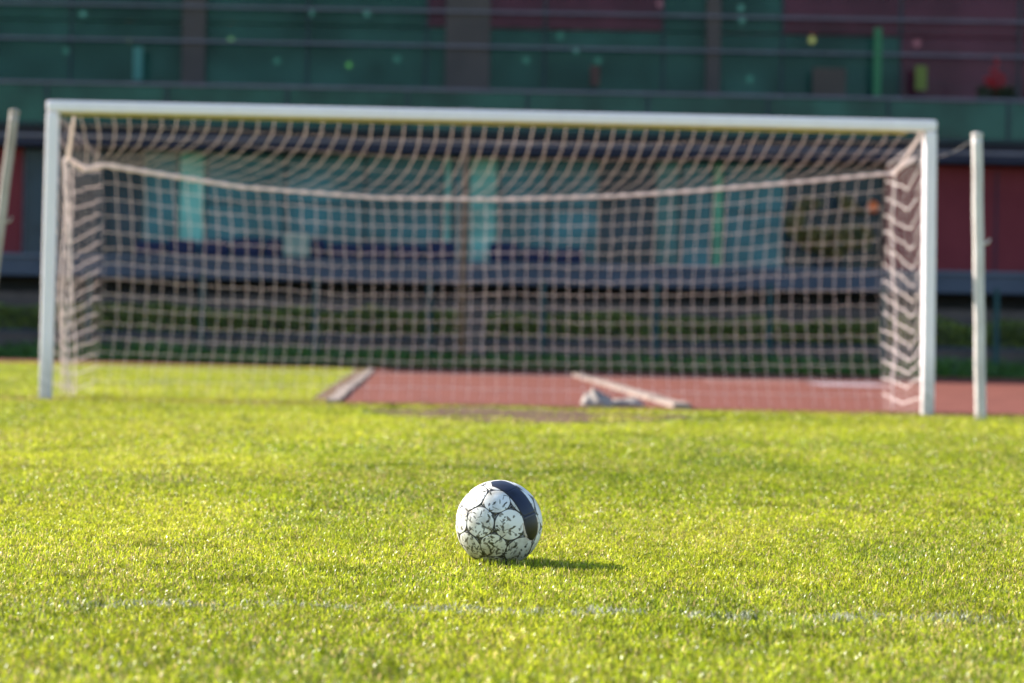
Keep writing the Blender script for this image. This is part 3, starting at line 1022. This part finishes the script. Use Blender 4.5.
# a pale cushion-like parasol cover on the terrace
xx = lx(297, 238, 57.6)
root = empty('armchair', (xx, 57.5, 2.20), label='pale grey green armchair on the terrace, left of the brown pole', cat='armchair')
pg = mat('pale_fabric', (0.20, 0.27, 0.23), 0.8, scale=5)
bm = BM(); bx(bm, -0.3, 0.3, -0.02, 0.12, 0.12, 0.66, bev=0.06, seg=4); obj('backrest', bm, pg, root)
bm = BM(); bx(bm, -0.24, 0.24, 0.125, 0.22, 0.12, 0.3, bev=0.03); obj('seat', bm, pg, root)
for sx in (-1, 1):
    bm = BM(); tube(bm, [(sx * 0.2, 0.05, 0), (sx * 0.2, 0.05, 0.125)], 0.018, 6); obj('leg', bm, M['cable'], root)


# ------------------------------------------------------------------ plants
def leaves(name, pts, size, cols, parent=None, seed=0):
    r = np.random.default_rng(seed)
    n = len(pts)
    a = r.normal(size=(n, 3)); a /= np.linalg.norm(a, axis=1)[:, None]
    b = np.cross(a, r.normal(size=(n, 3))); b /= np.linalg.norm(b, axis=1)[:, None]
    s = (size * r.uniform(0.6, 1.3, n))[:, None]
    V = np.stack([pts - a * s, pts - b * s * 0.5, pts + a * s, pts + b * s * 0.5], 1).reshape(-1, 3)
    me = bpy.data.meshes.new(name)
    me.from_pydata(V.tolist(), [], (np.arange(n)[:, None] * 4 + np.arange(4)).tolist())
    cc = np.array(cols)[r.integers(len(cols), size=n)] * r.uniform(0.7, 1.3, (n, 1))
    ca = me.color_attributes.new('col', 'FLOAT_COLOR', 'POINT')
    ca.data.foreach_set('color', np.concatenate([np.repeat(cc, 4, 0), np.ones((n * 4, 1))], 1).astype(np.float32).ravel())
    return mesh_obj(name, me, M['leaf'], parent)


def hedge(x0, x1, y0, y1, z0, z1, n, cols, label, seed):
    root = empty('hedge', ((x0 + x1) / 2, (y0 + y1) / 2, z0), label=label, cat='hedge')
    r = np.random.default_rng(seed)
    p = r.random((n, 3))
    hx = (x1 - x0)
    x = (p[:, 0] - .5) * hx
    top = (z1 - z0) * (0.78 + 0.35 * vnoise(x * 1.3 + seed, x * 0, seed))
    z = top * p[:, 2] ** 0.7
    yy = (p[:, 1] - .5) * (y1 - y0)
    leaves('foliage', np.stack([x, yy, z], 1), 0.055, cols, root, seed)
    bm = BM()
    for i in range(int(hx / 0.6)):
        xx = -hx / 2 + 0.3 + i * 0.6
        tube(bm, [(xx, 0, -0.02), (xx + random.uniform(-.1, .1), 0, (z1 - z0) * 0.6)], [0.02, 0.008], 5)
    bx(bm, -hx / 2, hx / 2, -0.02, 0.02, -0.02, 0.03)
    obj('stems', bm, M['bark'], root)
    return root


# terraced bank between the track and the building
tag(box('bank', XB0, XB1, 56.2, 58.59, -0.1, 0.56, M['wall_grey']), 'low grey terrace in front of the building', kind='structure')
lw = empty('retaining_wall', (0, 56.1, 0), label='low grey panelled retaining wall behind the track', cat='wall')
for k in range(16):
    xa = XB0 + 3.0 * k
    box('wall_panel', xa + 0.01, xa + 2.99, 56.04, 56.19, -0.05, 0.56, M['wall_grey'], lw, (0, 56.1, 0), bev=0.015)
box('coping', XB0, XB1, 56.0, 56.24, 0.562, 0.61, M['slab'], lw, (0, 56.1, 0))
hedge(XB0, XB1, 56.35, 56.9, 0.57, 1.20, 34000, [(0.16, 0.22, 0.03), (0.20, 0.25, 0.035), (0.23, 0.27, 0.045), (0.09, 0.14, 0.025)], 'long low dark green hedge on the terrace under the building', 31)
ledge = tag(box('ledge_wall', XB0, XB1, 57.4, 58.58, 0.562, 1.45, M['wall_grey']), 'grey ledge wall above the hedge', 'wall')
# rough grass strip between track and wall
n = 26000
r = np.random.default_rng(77)
pts = np.stack([r.uniform(-22, 22, n), r.uniform(52.7, 55.9, n), r.random(n) ** 1.3 * 0.26], 1)
pts[:, 2] *= 0.5 + vnoise(pts[:, 0] * 1.5, pts[:, 1], 41)
pts[:, 2] += 0.01 + 0.12 * np.clip((pts[:, 1] - 54.5) / 1.4, 0, 1)
tag(leaves('verge_grass', pts, 0.06, [(0.06, 0.15, 0.02), (0.085, 0.19, 0.025), (0.04, 0.11, 0.018)], None, 6), 'rough green grass verge between track and retaining wall', 'grass', kind='stuff')

# olive bush added on the terrace for trees reflected in the windows
xx = lx(832, 215, 57.7)
root = empty('bush', (xx, 57.75, 2.20), label='olive brown bush in a planter, added for trees reflected in the dark right hand windows', cat='bush')
r = np.random.default_rng(9)
p = r.normal(size=(2600, 3)); p /= np.linalg.norm(p, axis=1)[:, None]
p *= (0.45 + 0.55 * r.random((2600, 1)) ** 0.5)
lump = 0.8 + 0.4 * vnoise(p[:, 0] * 3 + 5, p[:, 2] * 3 + 9, 50)
p = p * np.stack([0.95 * lump, 0.30 * lump, 0.72 * lump], 1) + np.array([0, 0, 1.05])
p = p[(vnoise(p[:, 0] * 2.2 + 3, p[:, 2] * 2.5 + 4, 51) > 0.36)]
leaves('crown', p, 0.07, [(0.25, 0.20, 0.055), (0.19, 0.16, 0.045), (0.30, 0.215, 0.06), (0.10, 0.13, 0.04)], root, 8)
bm = BM(); tube(bm, [(0, 0, 0.3), (0.03, 0, 0.7), (0, 0, 1.2)], [0.05, 0.035, 0.012], 8)
for sx, sz in ((-.5, 1.2), (.5, 1.15), (-.25, 1.5), (.3, 1.5)):
    tube(bm, [(0.0, 0, 0.55), (sx * .6, 0, .55 + (sz - .55) * .55), (sx, 0, sz)], [0.025, 0.015, 0.006], 6)
obj('trunk', bm, M['bark'], root)
bm = BM(); tube(bm, [(0, 0, 0), (0, 0, 0.34)], [0.20, 0.27], 16); obj('planter', bm, M['pot'], root)
# orange ball lamp on the maroon wall edge
p = at(873, 207, 57.6)
root = empty('wall_lantern', (p.x, 57.6, p.z), label='small orange lantern beside the right hand maroon wall', cat='lantern')
bm = BM(); bmesh.ops.create_uvsphere(bm, u_segments=16, v_segments=12, radius=0.12)
for vtx in bm.verts: vtx.co.z *= 1.15
obj('shade', bm, M['orange'], root, smooth=True)
bm = BM(); tube(bm, [(0, 0, 0.13), (0, 0, 0.16), (0, 0.8, 0.18)], [0.03, 0.02, 0.02], 8); obj('bracket', bm, M['cable'], root)
# red flower planter on the upper balcony at far right
p = at(997, 96, 57.5)
root = empty('flower_planter', (p.x, 57.6, Z_BAL0), label='dark planter with red flowers on the upper balcony at right', cat='planter')
bm = BM(); bx(bm, -0.42, 0.42, -0.14, 0.14, 0.0, 0.98, bev=0.02); obj('planter_box', bm, M['pot'], root)
leaves('foliage', np.random.default_rng(4).uniform((-0.4, -0.15, 0.98), (0.4, 0.15, 1.22), (500, 3)), 0.05, [(0.02, 0.04, 0.015), (0.03, 0.05, 0.02)], root, 3)
bm = BM()
q = random.Random(3)
for i in range(26):
    c = Vector((q.gauss(-0.05, 0.10), q.uniform(-.1, .1), 1.2 + abs(q.gauss(0.15, 0.14))))
    tube(bm, [c, c + Vector((0, 0, 0.05)), c + Vector((0, 0, 0.06))], [0.03, 0.06, 0.02], 7)
    tube(bm, [(0, 0, 1.0), c], 0.006, 4)
obj('flowers', bm, M['red_flower'], root)

# ------------------------------------------------------------------ green fence along the verge, and the brown pole
FD = 55.0
fence = empty('fence', (0, FD, 0), label='dark teal wire fence with posts between the track and the building', cat='fence')
fx = [lx(202 + 113.5 * k, 320, FD) for k in range(-6, 13)]
for a in fx:
    bm = BM(); tube(bm, [(a, 0, -0.02), (a, 0, 1.86), (a, 0, 1.88)], [0.058, 0.058, 0.03], 8); obj('fence_post', bm, M['fence'], fence)
for a, b in zip(fx[:-1], fx[1:]):
    bm = BM()
    g = [[bm.verts.new((a + 0.06 + (b - a - 0.12) * i / 12, 0, 0.05 + 1.72 * j / 9)) for j in range(10)] for i in range(13)]
    for i in range(12):
        for j in range(9):
            bm.faces.new((g[i][j], g[i + 1][j], g[i + 1][j + 1], g[i][j + 1]))
    obj('wire_panel', wire(bm, 0.006), M['fence'], fence)
fd = 54.2
b0 = at(463, 330, fd)
fp = empty('lamp_post', (b0.x - 0.02, fd, 0), label='thin rusty brown pole standing before the pale teal windows', cat='pole')
bm = BM(); tube(bm, [(0, 0, -0.02), (0, 0, 2.5), (0.01, 0, 5.3)], [0.06, 0.055, 0.04], 10); obj('shaft', bm, M['wood_pole'], fp, smooth=True)
bm = BM(); tube(bm, [(0, 0, 0), (0, 0, 0.06)], [0.12, 0.10], 10); obj('base_plate', bm, M['wood_pole'], fp)
bm = BM(); bx(bm, -0.14, 0.14, -0.09, 0.09, 5.29, 5.38, bev=0.03); obj('lamp_head', bm, M['bar'], fp)
bm = BM(); bx(bm, -0.20, 0.20, 0.3, 0.6, 0, 1.42, bev=0.02)
ut = tag(obj('utility_box', bm, M['wall_grey']), 'grey utility cabinet beside the foot of the brown pole', 'cabinet')
ut.location = (at(475, 330, 54.2).x, fd + 0.2, 0)
